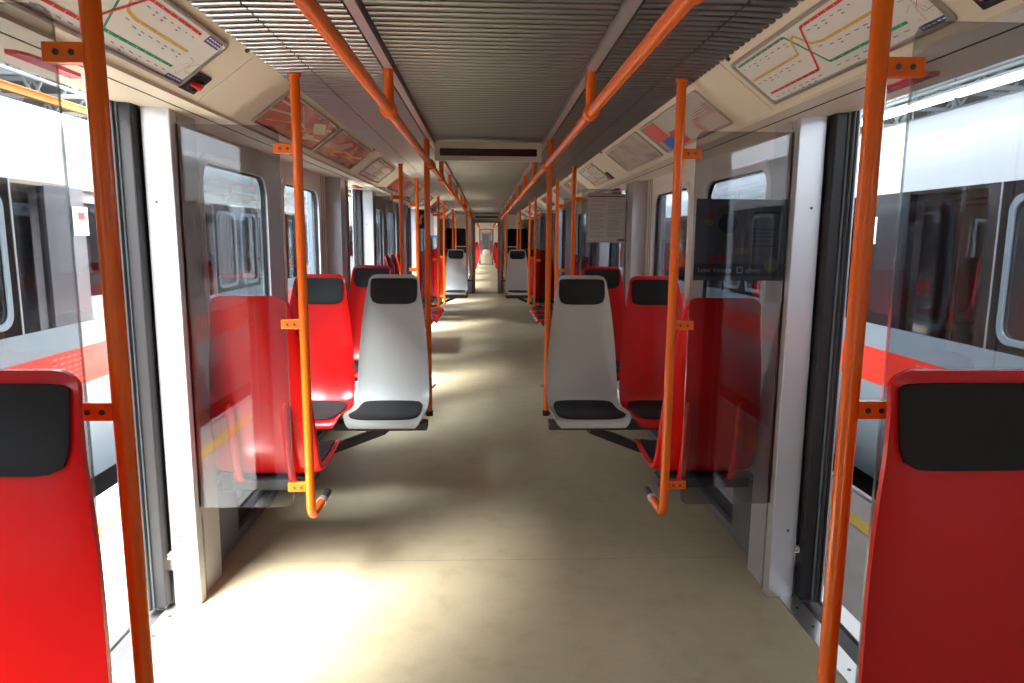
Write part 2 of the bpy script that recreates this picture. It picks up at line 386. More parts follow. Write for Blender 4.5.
# ------------------------------------------------------------------ end wall with gangway
ew = empty('wall_end'); tag(ew, 'cream end wall of the car around the open gangway', 'wall', kind='structure')
flat_holes([(-1.33, 0), (1.33, 0), (1.33, 2.14), (-1.33, 2.14)], [[(-0.34, 0.02), (0.34, 0.02), (0.34, 1.90), (-0.34, 1.90)], rr(-0.83, 1.30, 0.55, 0.85, 0.05), rr(0.83, 1.30, 0.55, 0.85, 0.05)], 0, 0.06,
           lambda a, b, d: (a, YE-0.06+d, b)).build('end_panel', 'end_wall', ew)
for s in (-1, 1):
    plate(rr(s*0.83, 1.30, 0.55, 0.85, 0.05), 0.02, 0.03, lambda a, b, d: (a, YE-0.06+d, b)).build('dark_pane', 'train_dark', ew)
    bx('button_plate', 'handle_red', ew, s*0.43, s*0.46, YE-0.07, YE-0.06, 1.18, 1.27)
back = tag(bx('wall_back', 'end_wall', None, -1.33, 1.33, Y0-0.05, Y0, 0, 2.2), 'plain cream bulkhead closing the car behind the viewer', 'wall', kind='structure')

# ------------------------------------------------------------------ the cars beyond the gangway
def portal(y, n):
    e = empty('gangway_portal', (0, y, 0)); tag(e, f'dark grey gangway door frame, {ORD[n]} one down the train', 'gangway', kind='structure')
    for s in (-1, 1): bx('jamb', 'portal_grey', e, s*0.30, s*0.40, -0.11, 0.0, 0.0, 1.93, bevel=0.01)
    bx('lintel', 'portal_grey', e, -0.30, 0.30, -0.11, 0.0, 1.87, 1.93)
    bx('sill_plate', 'mid_steel', e, -0.30, 0.30, -0.10, 0.0, 0.0, 0.008)
    bx('bellows', 'dark_steel', e, 0.40, 0.46, 0.05, 0.55, 0.0, 2.0); bx('bellows', 'dark_steel', e, -0.46, -0.40, 0.05, 0.55, 0.0, 2.0)
    bx('bellows_top', 'dark_steel', e, -0.46, 0.46, 0.05, 0.55, 2.0, 2.06)
    return e
CARL = 19.2
for n in range(4):
    y = YE+n*CARL+(0.012 if n else -0.062)
    portal(y, n)
for n in range(1, 4):
    a, b = YE+0.03+(n-1)*CARL+0.55, YE+n*CARL-0.15
    o = bx('floor', 'floor', None, -1.30, 1.30, a-0.55, b+0.12, -0.10, 0.0); tag(o, f'tan floor of the {ORD[n]} car seen through the gangway', 'floor', kind='structure')
    o = bx('ceiling', 'ceiling_metal', None, -1.30, 1.30, a, b, 2.10, 2.25); tag(o, f'metal ceiling of the {ORD[n]} car seen through the gangway', 'ceiling', kind='structure')
    for s in (-1, 1):
        w = empty('wall_'+SIDE[s]); tag(w, f'{SIDE[s]} wall of the {ORD[n]} car seen through the gangway', 'wall', kind='structure')
        y = a; i = 0
        for dcen in [a+2.3+i*4.56 for i in range(4)]+[None]:
            e2 = dcen-0.66 if dcen else b
            h = []
            if e2-y > 1.5:
                cs = [(y+e2)/2] if e2-y < 2.3 else [(y+e2)/2-0.62, (y+e2)/2+0.62]
                h = [rr(q, 1.32, 0.9, 1.0, 0.1) for q in cs]
            flat_holes([(y, 0), (e2, 0), (e2, 2.10), (y, 2.10)], h, 0, 0.05, wpl(s, XW)).build('wall_panel', 'wall', w)
            if dcen: bx('door_header', 'cream', w, s*1.20, s*1.36, dcen-0.66, dcen+0.66, 1.97, 2.1); y = dcen+0.66
    for yy, nn in ((a-0.05, 'near'), (b, 'far')):
        wl = empty('wall_end'); tag(wl, f'cream bulkhead around the gangway at the {nn} end of the {ORD[n]} car', 'wall', kind='structure')
        for s in (-1, 1): bx('end_panel', 'end_wall', wl, s*0.40, s*1.3, yy, yy+0.05, 0, 2.1)
        bx('end_panel', 'end_wall', wl, -0.40, 0.40, yy, yy+0.05, 1.93, 2.1)
    for s in (-1, 1):
        e = empty('overhead_rail', (s*0.352, a, 0)); tag(e, f'orange overhead rail in the {ORD[n]} car beyond the gangway, {SIDE[s]} side', 'rail', 'overhead rails')
        MB().tube([(0, 0, 1.925), (0, b-a, 1.925)], 0.0195, 10).build('rail_tube', 'orange', e, smooth=True)
        for i in range(8): MB().tube([(0, 0.3+i*2.4, 1.925), (0, 0.3+i*2.4, 2.10)], 0.0185, 10).build('hanger', 'orange', e, smooth=True)
yl = YE+3*CARL
o = bx('floor', 'floor', None, -1.30, 1.30, yl, yl+9.0, -0.10, 0.0); tag(o, 'tan floor of the last car before the cab door', 'floor', kind='structure')
o = bx('ceiling', 'ceiling_metal', None, -1.30, 1.30, yl+0.6, yl+9.0, 2.10, 2.25); tag(o, 'metal ceiling of the last car before the cab door', 'ceiling', kind='structure')
for s in (-1, 1): tag(bx('wall_'+SIDE[s], 'wall', None, s*1.31, s*1.36, yl+3.2, yl+9, 0, 2.1), f'{SIDE[s]} wall of the last car near the cab door', 'wall', kind='structure')
cd = empty('cab_door', (0, yl+9.0, 0)); tag(cd, 'grey cab door closing the far end of the train', 'door')
bx('door_panel', 'mid_steel', cd, -0.36, 0.36, -0.05, 0.0, 0.0, 1.9); bx('bulkhead', 'end_wall', cd, -1.3, 1.3, 0.0, 0.05, 0, 2.2); bx('door_lamp', 'tube_light', cd, -0.36, 0.36, -0.07, -0.01, 1.93, 2.02)

# ------------------------------------------------------------------ seats
PROF = [(0.000, 1.258, 0.108), (0.000, 1.254, 0.130), (-0.001, 1.244, 0.146), (-0.003, 1.225, 0.158), (-0.008, 1.19, 0.164), (-0.022, 1.10, 0.178), (-0.042, 0.95, 0.199), (-0.066, 0.78, 0.215),
        (-0.090, 0.62, 0.225), (-0.112, 0.53, 0.228), (-0.150, 0.470, 0.229), (-0.215, 0.441, 0.229), (-0.32, 0.438, 0.230), (-0.44, 0.450, 0.230), (-0.54, 0.461, 0.228),
        (-0.592, 0.455, 0.222), (-0.620, 0.440, 0.208), (-0.630, 0.422, 0.188)]
def cr(p0, p1, p2, p3, t): return 0.5*((2*p1)+(-p0+p2)*t+(2*p0-5*p1+4*p2-p3)*t*t+(-p0+3*p1-3*p2+p3)*t**3)
SN = len(PROF)-1
def prof(s):                                                   # s in 0..SN
    s = max(0.0, min(SN-1e-6, s)); i = int(s); t = s-i
    g = [PROF[max(0, min(SN, j))] for j in (i-1, i, i+1, i+2)]
    return tuple(cr(g[0][k], g[1][k], g[2][k], g[3][k], t) for k in range(3))
def sn(s):                                                     # normal towards the sitter
    a, b = prof(s-0.05), prof(s+0.05); dy, dz = b[0]-a[0], b[1]-a[1]; l = math.hypot(dy, dz) or 1
    return (dz/l, -dy/l) if True else None
def spt(s, x, d=0.0):
    y, z, w = prof(s); u = min(1.0, abs(x)/max(w, 1e-4)); ny, nz = sn(s)
    lift = 0.026*u**5*min(1.0, max(0.0, (s-2.5)/2.5))*min(1.0, max(0.25, (17.2-s)/2.0))
    k = math.exp(-((s-9.3)/1.6)**2)*0.018*(1-u**2)             # small lumbar swell
    e = lift+d+k
    return (x, y+ny*e, z+nz*e)
def s_at_z(z):
    return min((abs(prof(i*0.02)[1]-z), i*0.02) for i in range(0, int(9*50)))[1]
def s_at_y(y):
    return min((abs(prof(10+i*0.02)[0]-y), 10+i*0.02) for i in range(0, int((SN-10)*50)))[1]
def seat_shell():
    mb = MB(); ns = 54; us = [-1, -0.97, -0.9, -0.78, -0.6, -0.3, 0, 0.3, 0.6, 0.78, 0.9, 0.97, 1]; m = len(us)
    th = 0.016
    for side in (0, 1):
        for i in range(ns+1):
            s = SN*i/ns; w = prof(s)[2]
            for u in us: mb.v.append(spt(s, u*w*(1 if side == 0 else 0.985), 0 if side == 0 else -th))
    N = (ns+1)*m
    for i in range(ns):
        for j in range(m-1):
            a = i*m+j; mb.f.append((a, a+1, a+m+1, a+m)); mb.f.append((N+a, N+a+m, N+a+m+1, N+a+1))
    for i in range(ns):
        for j in (0, m-1):
            a = i*m+j; mb.f.append((a, a+m, N+a+m, N+a))
    for j in range(m-1):
        for i in (0, ns):
            a = i*m+j; mb.f.append((a, a+1, N+a+1, N+a))
    return mb.mesh('seat_shell')
def pad_mesh(s0, s1, w0, w1, th, name, n=7.0):
    mb = MB(); rings = [1.0, 1.0, 0.97, 0.8, 0.5, 0.2]; hs = [0.0, th*0.7, th, th, th, th]; K = 40
    for r, h in zip(rings, hs):
        for j in range(K):
            a = 2*PI*j/K; ca, sa = math.cos(a), math.sin(a)
            p = (abs(ca)**n+abs(sa)**n)**(-1/n); a_, b_ = r*p*ca, r*p*sa
            t = (b_+1)/2; s = s0+(s1-s0)*t; x = a_*(w0+(w1-w0)*t)
            mb.v.append(spt(s, x, 0.002+h))
    for i in range(len(rings)-1):
        for j in range(K): mb.f.append((i*K+j, i*K+(j+1) % K, (i+1)*K+(j+1) % K, (i+1)*K+j))
    mb.f.append(tuple((len(rings)-1)*K+j for j in range(K)))
    return mb.mesh(name)
shell_me = seat_shell()
head_me = pad_mesh(s_at_z(1.235), s_at_z(1.072), 0.143, 0.150, 0.007, 'head_pad')
cush_me = pad_mesh(s_at_y(-0.165), s_at_y(-0.585), 0.188, 0.206, 0.008, 'seat_pad', 8.0)
def make_seat(colour, ribs=True):
    e = empty('passenger_seat')
    me = shell_me.copy(); link('seat_shell', me, colour, e, smooth=True)
    link('head_pad', head_me.copy(), 'pad', e, smooth=True); link('seat_pad', cush_me.copy(), 'pad', e, smooth=True)
    b = MB().box(-0.17, 0.17, -0.56, -0.14, 0.385, 0.428).build('seat_bracket', 'dark_steel', e, bevel=0.008)
    for x in (-0.115, 0.115):
        mb = MB().tube([(x, -0.14, 0.43), (x, -0.10, 0.45), (x, -0.068, 0.55), (x, -0.038, 0.78), (x, -0.036, 0.795), (x, -0.036, 0.802)], [0.014, 0.018, 0.020, 0.019, 0.014, 0.006], 12)
        mb.build('back_rib', colour, e, smooth=True)
    return e
proto = {'red': make_seat('red_seat'), 'grey': make_seat('grey_seat')}
used = set()
def seat(colour, x, y, rot, label, group):
    if colour in used: o = copy_tree(proto[colour])
    else: o = proto[colour]; used.add(colour)
    o.location = (x, y, 0); o.rotation_euler = (0, 0, rot); tag(o, label, 'seat', group); return o
def support(x0, x1, y, label, strut=True, far=False):
    """cantilever beam under a row of seats: x0 aisle end, x1 wall end"""
    e = empty('seat_support', (x1, y, 0)); L = x0-x1
    bx('beam', 'dark_steel', e, 0, L, -0.05, 0.05, 0.335, 0.384, bevel=0.006)
    if strut: MB().bar((L*0.72, 0, 0.335), (0.0, 0.10, 0.06), 0.09, 0.05).build('strut', 'dark_steel', e, bevel=0.005)
    MB().box(0, 0.04 if L > 0 else -0.04, -0.09, 0.14, 0.02, 0.383).build('wall_plate', 'mid_steel', e, bevel=0.004)
    tag(e, label, 'support', 'cantilevered seat supports'); return e
def sname(s): return SIDE[s]
NEARG, AG, BG, DG = 'red seats in front of the near glass partitions', 'red seats with their backs to the glass partitions', 'pairs of seats facing the viewer', 'red seats at the far partitions'
XA = 0.975
for s in (-1, 1):
    seat('red', s*0.900, DC[1]-GL-0.110, 0, f'large red seat with black head pad cut off by the {sname(s)} frame edge', NEARG)
    support(s*0.80, s*1.27, DC[1]-GL-0.38, f'dark steel support under the nearest red seat on the {sname(s)}', strut=False)
    for b in range(3):
        if b == 1:
            for yl_, nm in ((8.75, 'nearest'), (9.26, 'middle'), (9.77, 'farthest')):
                seat('red', s*1.262, yl_, -s*PI/2, f'{nm} of three red seats facing the aisle along the {sname(s)} wall', 'red seats along the wall')
                o = support(s*0.74, s*1.272, yl_, f'steel bracket under the {nm} aisle-facing red seat, {sname(s)} wall', strut=False)
            continue
        yA = DC[1+b]+GL+0.10
        where = ['behind the nearest far-side glass partition', 'in the second seating bay', 'in the third seating bay'][b]
        seat('red', s*XA, yA, PI, f'red seat turned away from the viewer {where} on the {sname(s)}', AG)
        support(s*0.80, s*1.27, yA+0.30, f'steel support of the turned-away red seat {where}, {sname(s)}', strut=False)
        yD = DC[2+b]-GL-0.075
        seat('red', s*XA, yD, 0, f'single red seat facing the viewer at the end of {["the first seating bay", "the second seating bay", "the third seating bay"][b]}, {sname(s)} side', DG)
        support(s*0.80, s*1.27, yD-0.30, f'dark steel support under the single red seat ending {["the first", "the second", "the third"][b]} bay, {sname(s)} side', strut=False)
        if b != 1:
            yB = DC[1+b]+2.39
            wb = 'in the first seating bay' if b == 0 else 'far down the car'
            seat('grey', s*0.603, yB, 0, f'light grey aisle seat with black pads {wb}, {sname(s)} of the aisle', BG)
            seat('red', s*1.072, yB, 0, f'bright red window seat beside the grey seat {wb}, {sname(s)} side', BG)
            support(s*0.37, s*1.27, yB-0.33, f'dark diagonal support under the grey and red pair {wb}, {sname(s)}')
    seat('grey', s*0.67, YE-0.17, 0, f'grey seat against the end wall beside the gangway, {sname(s)} side', 'grey seats at the end wall')
    support(s*0.42, s*1.27, YE-0.48, f'dark steel support under the end wall grey seat, {sname(s)} side', strut=False)
for n in range(1, 4):
    for s in (-1, 1):
        for i, dy in enumerate((1.2, 5.6, 10.2, 14.8)):
            y = YE+(n-1)*CARL+dy
            if n == 3 and i > 1: continue
            seat('red', s*0.54, y, 0, f'small red seat {["just past", "a little past", "well past", "at the far end after"][i]} the {ORD[n-1]} gangway, {sname(s)} of the aisle', 'red seats in the cars beyond the gangway')
            support(s*0.42, s*1.30, y-0.30, f'dark support of the small red seat {["just past", "a little past", "well past", "far after"][i]} the {ORD[n-1]} gangway, {sname(s)}', strut=False)

# ------------------------------------------------------------------ glass partitions and their poles
XP = 0.731
def partition(s, y, q, idx, where):
    """q=+1: seats lie on the +y side"""
    e = empty('glass_partition', (0, y, 0))
    tag(e, f'tinted glass partition panel {where} on the {SIDE[s]}', 'partition', 'glass partitions')
    loop = rr((0.80+1.19)/2, 1.155, 0.39, 1.51, 0.035, 5)
    lp = [(a if a < 1.0 else (1.19 if a > 1.1 else a), b) for a, b in loop]
    plate(rr(0.995, 1.155, 0.39, 1.51, 0.03, 5), -0.004, 0.004, lambda a, b, d: (s*a, d, b)).build('pane', 'glass_partition', e)
    bx('polished_edge', 'glass_edge', e, s*0.7985, s*0.8005, -0.004, 0.004, 0.435, 1.875)
    bx('edge_profile', 'edge_brown', e, s*1.178, s*1.205, -0.014, 0.014, 0.40, 1.915, bevel=0.003)
    return e
def pole(s, y, q, idx, where):
    e = empty('grab_pole', (s*XP, y, 0)); tag(e, f'orange vertical grab pole {where} on the {SIDE[s]}', 'pole', 'orange partition poles')
    pts = [(0, 0, ZC+0.01), (0, 0, 0.405)]+[(0, q*0.055*(1-math.cos(a)), 0.405-0.055*math.sin(a)) for a in [PI/2*i/6 for i in range(1, 7)]]+[(0, q*0.17, 0.350)]
    MB().tube(pts, 0.0185, 16).build('pole_tube', 'orange', e, smooth=True)
    MB().tube([(0, q*0.168, 0.350), (0, q*0.20, 0.350)], 0.0215, 14).build('end_cap', 'alu', e, smooth=True)
    MB().tube([(0, q*0.20, 0.350), (0, q*0.30, 0.350)], 0.016, 10).build('seat_link', 'dark_steel', e, smooth=True)
    MB().tube([(0, 0, ZC-0.012), (0, 0, ZC+0.002)], 0.024, 16).build('ceiling_collar', 'orange', e, smooth=True)
    for z in (1.825, 1.155, 0.485):
        cpl = bx('clamp', 'orange', e, s*0.010, s*0.088, -0.011, 0.011, z-0.0185, z+0.0185, bevel=0.003)
        mb = MB()
        for dx in (0.034, 0.062):
            mb.tube([(s*dx, -0.0125, z), (s*dx, 0.0125, z)], 0.0058, 10)
        mb.build('screw', 'screw', cpl)
    return e
wh = ['just beside the viewer at the frame edge', 'across the nearest doorway', 'before the second doorway', 'after the second doorway', 'before the third doorway', 'after the third doorway', 'before the last doorway', 'after the last doorway']
for s in (-1, 1):
    i = 0
    for c in DC[1:]:
        for q in (-1, 1):
            partition(s, c+q*GL, q, i, wh[i]); pole(s, c+q*GL, q, i, wh[i]); i += 1
# poles beside the grey seats
for s in (-1, 1):
    for b, c in enumerate((DC[1]+2.41, DC[3]+2.41, YE-0.30)):
        e = empty('aisle_pole', (s*0.388, c, 0)); tag(e, f'orange aisle pole rising to the overhead rail {["beside the nearest grey seat", "beside the far grey seat", "by the gangway"][b]}, {SIDE[s]} side', 'pole', 'aisle poles')
        MB().tube([(0, 0, 0.33), (0, 0, ZC)], 0.0185, 16).build('pole_tube', 'orange', e, smooth=True)
        MB().tube([(0, 0, 0.325), (0, 0, 0.36)], 0.024, 14).build('foot_cap', 'black_rubber', e, smooth=True)
        MB().bar((0, 0.0, 0.345), (s*0.12, -0.02, 0.36), 0.03, 0.02).build('seat_link', 'dark_steel', e)
        MB().bar((-s*0.01, 0.03, 0.50), (-s*0.04, 0.03, 0.53), 0.03, 0.01).build('hook', 'alu', e)

# ------------------------------------------------------------------ overhead rails
ZR = 1.955
for s in (-1, 1):
    e = empty('overhead_rail', (0, 0, 0)); tag(e, f'long orange overhead grab rail under the ceiling, {SIDE[s]} of the aisle', 'rail', 'overhead rails')
    MB().tube([(s*0.370, -5.0, ZR), (s*0.370, YE-0.07, ZR)], 0.0195, 16).build('rail_tube', 'orange', e, smooth=True)
    ys = [-3.2, -1.9, 1.30, 2.60, 5.55, 6.85, 8.3, 9.9, 11.2, 12.2, 14.7, 15.9, 17.2]
    for y in ys:
        MB().tube([(s*0.368, y, ZR), (s*0.368, y, ZC+0.01)], 0.0185, 14).build('hanger', 'orange', e, smooth=True)
    for y in ys+[DC[1]+2.41, DC[1]+2.56, DC[3]+2.41]:
        MB().tube([(s*0.370, y-0.034, ZR), (s*0.370, y-0.030, ZR), (s*0.370, y-0.006, ZR), (s*0.370, y-0.004, ZR), (s*0.370, y+0.004, ZR), (s*0.370, y+0.006, ZR), (s*0.370, y+0.030, ZR), (s*0.370, y+0.034, ZR)], [0.021, 0.028, 0.030, 0.027, 0.027, 0.030, 0.028, 0.021], 16).build('collar', 'orange', e, smooth=True)
    bx('end_bracket', 'orange', e, s*0.33, s*0.41, YE-0.10, YE-0.06, ZR-0.05, ZR+0.05, bevel=0.008)

# ------------------------------------------------------------------ display boxes
for i, y in enumerate((DC[1]+2.40, YE-0.14)):
    e = empty('display_box', (0, y, 0)); tag(e, ['long information display with dark screen hanging across the ceiling', 'information display with dark screen above the gangway'][i], 'display')
    z1 = ZC-0.012; z0 = ZC-0.128
    flat_holes([(-0.336, z0), (0.336, z0), (0.336, z1), (-0.336, z1)], [rr(0, (z0+z1)/2-0.004, 0.610, 0.046, 0.006, 3)], 0, 0.02, lambda a, b, d: (a, d, b)).build('front_frame', 'display_frame', e, bevel=0.003)
    bx('screen', 'display_screen', e, -0.325, 0.325, 0.010, 0.016, (z0+z1)/2-0.032, (z0+z1)/2+0.026)
    bx('housing', 'display_frame', e, -0.334, 0.334, 0.021, 0.07, z0+0.004, z1)

# ------------------------------------------------------------------ boards on the sloping panels
def cpl(s, y0, y1):
    """2-D board coordinates u (0 left .. 1 right as read from the aisle), v (0 top .. 1 bottom) -> 3-D"""
    T0, T1 = 0.036, 0.242
    def f(u, v, d):
        y = (y0+(y1-y0)*u) if s < 0 else (y1+(y0-y1)*u)
        x, z = cove(s, T0+(T1-T0)*v, d)
        return (x, y, z)
    return f
def board_frame(e, f, L, name='frame'):
    H = 0.206; ru, rv = 0.016/L, 0.016/H
    def loop(inset):
        iu, iv = inset/L, inset/H; out = []
        for k, (cx, cy) in enumerate(((1-iu-ru, 1-iv-rv), (iu+ru, 1-iv-rv), (iu+ru, iv+rv), (1-iu-ru, iv+rv))):
            for i in range(5):
                a = PI/2*k+PI/2*i/4; out.append((cx+ru*math.cos(a), cy+rv*math.sin(a)))
        return out
    ring(loop(0), loop(0.012), -0.002, 0.010, f).build(name, 'frame_grey', e, bevel=0.003)
    return loop(0.010)
def rect(f, u0, v0, u1, v1, d, name, m, parent):
    return plate([(u0, v0), (u1, v0), (u1, v1), (u0, v1)], d-0.0006, d, f).build(name, m, parent)
def strip(f, pts, w, L, d):
    """polyline strip in board coordinates with metric width"""
    H = 0.206; mb = MB(); P = [Vector((u*L, v*H)) for u, v in pts]; n = len(P); l, r = [], []
    for i in range(n):
        t = (P[min(i+1, n-1)]-P[max(i-1, 0)]).normalized(); nn = Vector((-t.y, t.x))*w/2
        l.append(P[i]+nn); r.append(P[i]-nn)
    for i in range(n-1):
        q = [l[i], l[i+1], r[i+1], r[i]]
        mb.add([f(a.x/L, a.y/H, d) for a in q], [(0, 1, 2, 3)])
    return mb
def smooth_path(pts, k=6):
    out = []
    for i in range(len(pts)):
        if i in (0, len(pts)-1): out.append(pts[i]); continue
        a, b, c = Vector(pts[i-1]), Vector(pts[i]), Vector(pts[i+1])
        p, q = b+(a-b)*min(0.25, 0.02/max(0.02, (a-b).length)), b+(c-b)*min(0.25, 0.02/max(0.02, (c-b).length))
        for j in range(k+1):
            t = j/k; out.append(tuple(p*(1-t)**2+b*2*t*(1-t)+q*t*t))
    return out
def route_map(s, y0, y1, label, detail=True):
    L = y1-y0; f = cpl(s, y0, y1); e = empty('route_map'); tag(e, label, 'map', 'route map boards')
    inner = board_frame(e, f, L)
    sh = plate(inner, -0.001, 0.003, f).build('sheet', 'map_white', e)
    G = [(.03, .12), (.41, .12), (.49, .76), (.87, .76)]; Y = [(.03, .45), (.39, .45), (.425, .22), (.455, .18), (.495, .40), (.55, .45), (.86, .45)]; R = [(.05, .79), (.41, .79), (.52, .13), (.83, .13)]
    for nm, pts, m, w in (('green_line', G, 'map_green', .0085), ('yellow_line', Y, 'map_yellow', .0085), ('red_line', R, 'map_red', .0085)):
        d = {'green_line': 0.0036, 'yellow_line': 0.0040, 'red_line': 0.0044}[nm]
        strip(f, smooth_path(pts), w, L, d).build(nm, m, sh)
    names = MB(); ticks = MB(); rnd = random.Random(3)
    for pts in (G, Y, R):
        for (a, b) in zip(pts[:-1], pts[1:]):
            n = max(1, int(abs(b[0]-a[0])/0.043))
            if abs(b[1]-a[1]) > 0.1: continue
            for i in range(n):
                u = a[0]+(b[0]-a[0])*(i+0.5)/n; v = a[1]
                off = 0.085
                ln = rnd.uniform(0.012, 0.024)
                names.add([f(u-ln/2, v+off, .0048), f(u+ln/2, v+off+.006, .0048), f(u+ln/2, v+off+.020, .0048), f(u-ln/2, v+off+.014, .0048)], [(0, 1, 2, 3)])
                if rnd.random() < .35: names.add([f(u-ln/3, v+off+.05, .0048), f(u+ln/3, v+off+.05, .0048), f(u+ln/3, v+off+.068, .0048), f(u-ln/3, v+off+.068, .0048)], [(0, 1, 2, 3)])
                ticks.add([f(u-.0014, v-.012, .005), f(u+.0014, v-.012, .005), f(u+.0014, v+.012, .005), f(u-.0014, v+.012, .005)], [(0, 1, 2, 3)])
    names.build('station_names', 'ink_map', sh)['kind'] = 'stuff'; ticks.build('station_ticks', 'map_white', sh)['kind'] = 'stuff'
    for nm, m, pts in (('mini_red', 'map_red', [(.905, .80), (.925, .84), (.93, .66), (.975, .52), (.985, .60)]), ('mini_green', 'map_green', [(.90, .50), (.935, .52), (.945, .74), (.985, .72)]), ('mini_yellow', 'map_yellow', [(.895, .66), (.92, .60), (.945, .62), (.965, .78)])):
        strip(f, pts, .0016, L, .0042).build(nm, m, sh)
    for (u0, v0, u1, v1) in ((.872, .055, .975, .19), (.885, .875, .985, .985)):
        b = rect(f, u0, v0, u1, v1, .0042, 'title_block', 'map_navy', sh)
        wl = MB()
        for r in range(2):
            for i in range(5):
                a = u0+.006+i*(u1-u0)*.19; vv = v0+(v1-v0)*(.22+.38*r); wl.add([f(a, vv, .0048), f(a+(u1-u0)*.14, vv, .0048), f(a+(u1-u0)*.14, vv+(v1-v0)*.16, .0048), f(a, vv+(v1-v0)*.16, .0048)], [(0, 1, 2, 3)])
        wl.build('title_text', 'map_white', sh)['kind'] = 'stuff'
    return e
def advert(s, y0, y1, m, label):
    L = y1-y0; f = cpl(s, y0, y1); e = empty('advert_board'); tag(e, label, 'poster', 'advert boards on the sloping panels')
    inner = board_frame(e, f, L)
    sh = plate(inner, -0.001, 0.003, f).build('print', m, e)
    return e, f, sh
def emergency_handle(s, y, label):
    e = empty('emergency_handle'); tag(e, label, 'handle', 'door emergency handles')
    f = lambda a, b, d: ((lambda p: (p[0], y+a, p[1]))(cove(s, b, d)))
    plate([(-.055, .165), (.055, .165), (.055, .245), (-.055, .245)], 0, .007, f).build('box', 'black_rubber', e, bevel=.003)
    ring(rr(0, .205, .082, .060, .028), rr(0, .205, .072, .050, .024), .007, .011, f).build('rim', 'dark_steel', e)
    MB().tube([f(-.034, .212, .010), f(-.012, .203, .016), f(.012, .207, .016), f(.034, .198, .010)], [.006, .011, .011, .006], 10).build('red_handle', 'handle_red', e, smooth=True)
    return e
route_map(-1, 1.29, 2.245, 'white metro route map board on the left above the nearest doorway')
route_map(1, 1.47, 2.385, 'white metro route map board on the right above the nearest doorway')
emergency_handle(-1, 2.305, 'red emergency handle in black box at end of the left route map'); emergency_handle(1, 1.345, 'red emergency handle in black box at upper right frame corner')
route_map(-1, 5.26, 6.13, 'smaller looking route map board above the second doorway on the left')
route_map(1, 5.46, 6.20, 'smaller looking route map board above the second doorway on the right'); emergency_handle(1, 5.39, 'small emergency handle beside the second route map on the right')
e, f, sh = advert(-1, 2.90, 3.85, 'poster_red', 'red abstract advert poster nearest on the left sloping panel')
for pts, w, m in (([(.03, .55), (.25, .42), (.5, .48), (.8, .70), (.97, .62)], .010, 'poster_peach'), ([(.10, .80), (.35, .58), (.6, .62), (.95, .35)], .006, 'crane_orange'), ([(.30, .12), (.55, .50), (.75, .80)], .004, 'poster_peach')):
    strip(f, smooth_path(pts), w, 0.95, .0036).build('streak', m, sh)
plate([(.62, .30), (.78, .16), (.93, .40), (.77, .56)], .0034, .0040, f).build('photo_block', 'poster_beige', sh); plate([(.66, .66), (.80, .58), (.84, .70), (.70, .80)], .0034, .0040, f).build('photo_block', 'poster_beige', sh)
strip(f, [(.04, .12), (.20, .12)], .012, 0.95, .0038).build('heading', 'poster_peach', sh); strip(f, [(.04, .26), (.16, .26)], .008, 0.95, .0038).build('heading', 'poster_peach', sh)
e, f, sh = advert(-1, 3.92, 4.90, 'poster_red2', 'red advert poster with orange streak second on the left sloping panel')
plate([(.10, .62), (.42, .14), (.50, .22), (.34, .70)], .0034, .0038, f).build('pale_cone', 'poster_peach', sh)
strip(f, smooth_path([(.25, .75), (.5, .52), (.75, .55), (.97, .42)]), .016, 0.98, .0040).build('streak', 'crane_orange', sh); strip(f, smooth_path([(.30, .82), (.6, .64), (.95, .66)]), .007, 0.98, .0040).build('streak', 'poster_peach', sh)
e, f, sh = advert(1, 2.78, 3.76, 'poster_mixed', 'grey advert poster with red and blue blocks nearest on the right sloping panel')
rect(f, .02, .05, .26, .62, .0036, 'red_block', 'map_red', sh); rect(f, .10, .62, .30, .96, .0037, 'blue_block', 'paper_blue', sh); rect(f, .30, .5, .46, .93, .0038, 'red_block', 'map_red', sh)
wl = MB()
for i in range(7): wl.add([f(.62+.02*(i % 2), .12+i*.06, .004), f(.92, .12+i*.06, .004), f(.92, .145+i*.06, .004), f(.62+.02*(i % 2), .145+i*.06, .004)], [(0, 1, 2, 3)])
wl.build('print_lines', 'ink_grey', sh)['kind'] = 'stuff'
advert(1, 3.86, 4.81, 'poster_grey_glare', 'advert poster with reflections painted in grey, second on the right sloping panel')
far = [(6.66, 7.6), (7.72, 8.65), (9.7, 10.6), (11.3, 12.2), (12.3, 13.2), (14.2, 15.1), (15.9, 16.8)]
for i, (a, b) in enumerate(far):
    for s in (-1, 1):
        advert(s, a, b, ['poster_red', 'poster_grey_glare', 'poster_mixed'][(i+(s > 0)) % 3], f'{["third", "fourth", "fifth", "sixth", "seventh", "eighth", "ninth"][i]} advert poster down the {SIDE[s]} sloping panel')
# red warning lamps over the doors
for s in (-1, 1):
    for i, c in enumerate((DC[1], DC[2], DC[3])):
        y0, y1 = (c-0.15, c+0.13) if s < 0 else (c-0.09, c+0.17)
        e = empty('door_warning_lamp'); tag(e, f'long red warning lamp in the header of the {["nearest", "second", "third"][i]} doorway, {SIDE[s]} side', 'lamp', 'red door lamps')
        zz = 1.9665
        poly = [(y0, 1.205), (y0+0.03, 1.19), (y1-0.03, 1.19), (y1, 1.205), (y1, 1.238), (y0, 1.238)]
        plate(poly, zz+0.002, zz-0.016, lambda a, b, d: (s*b, a, d)).build('lens', 'lamp_red', e, bevel=.003)

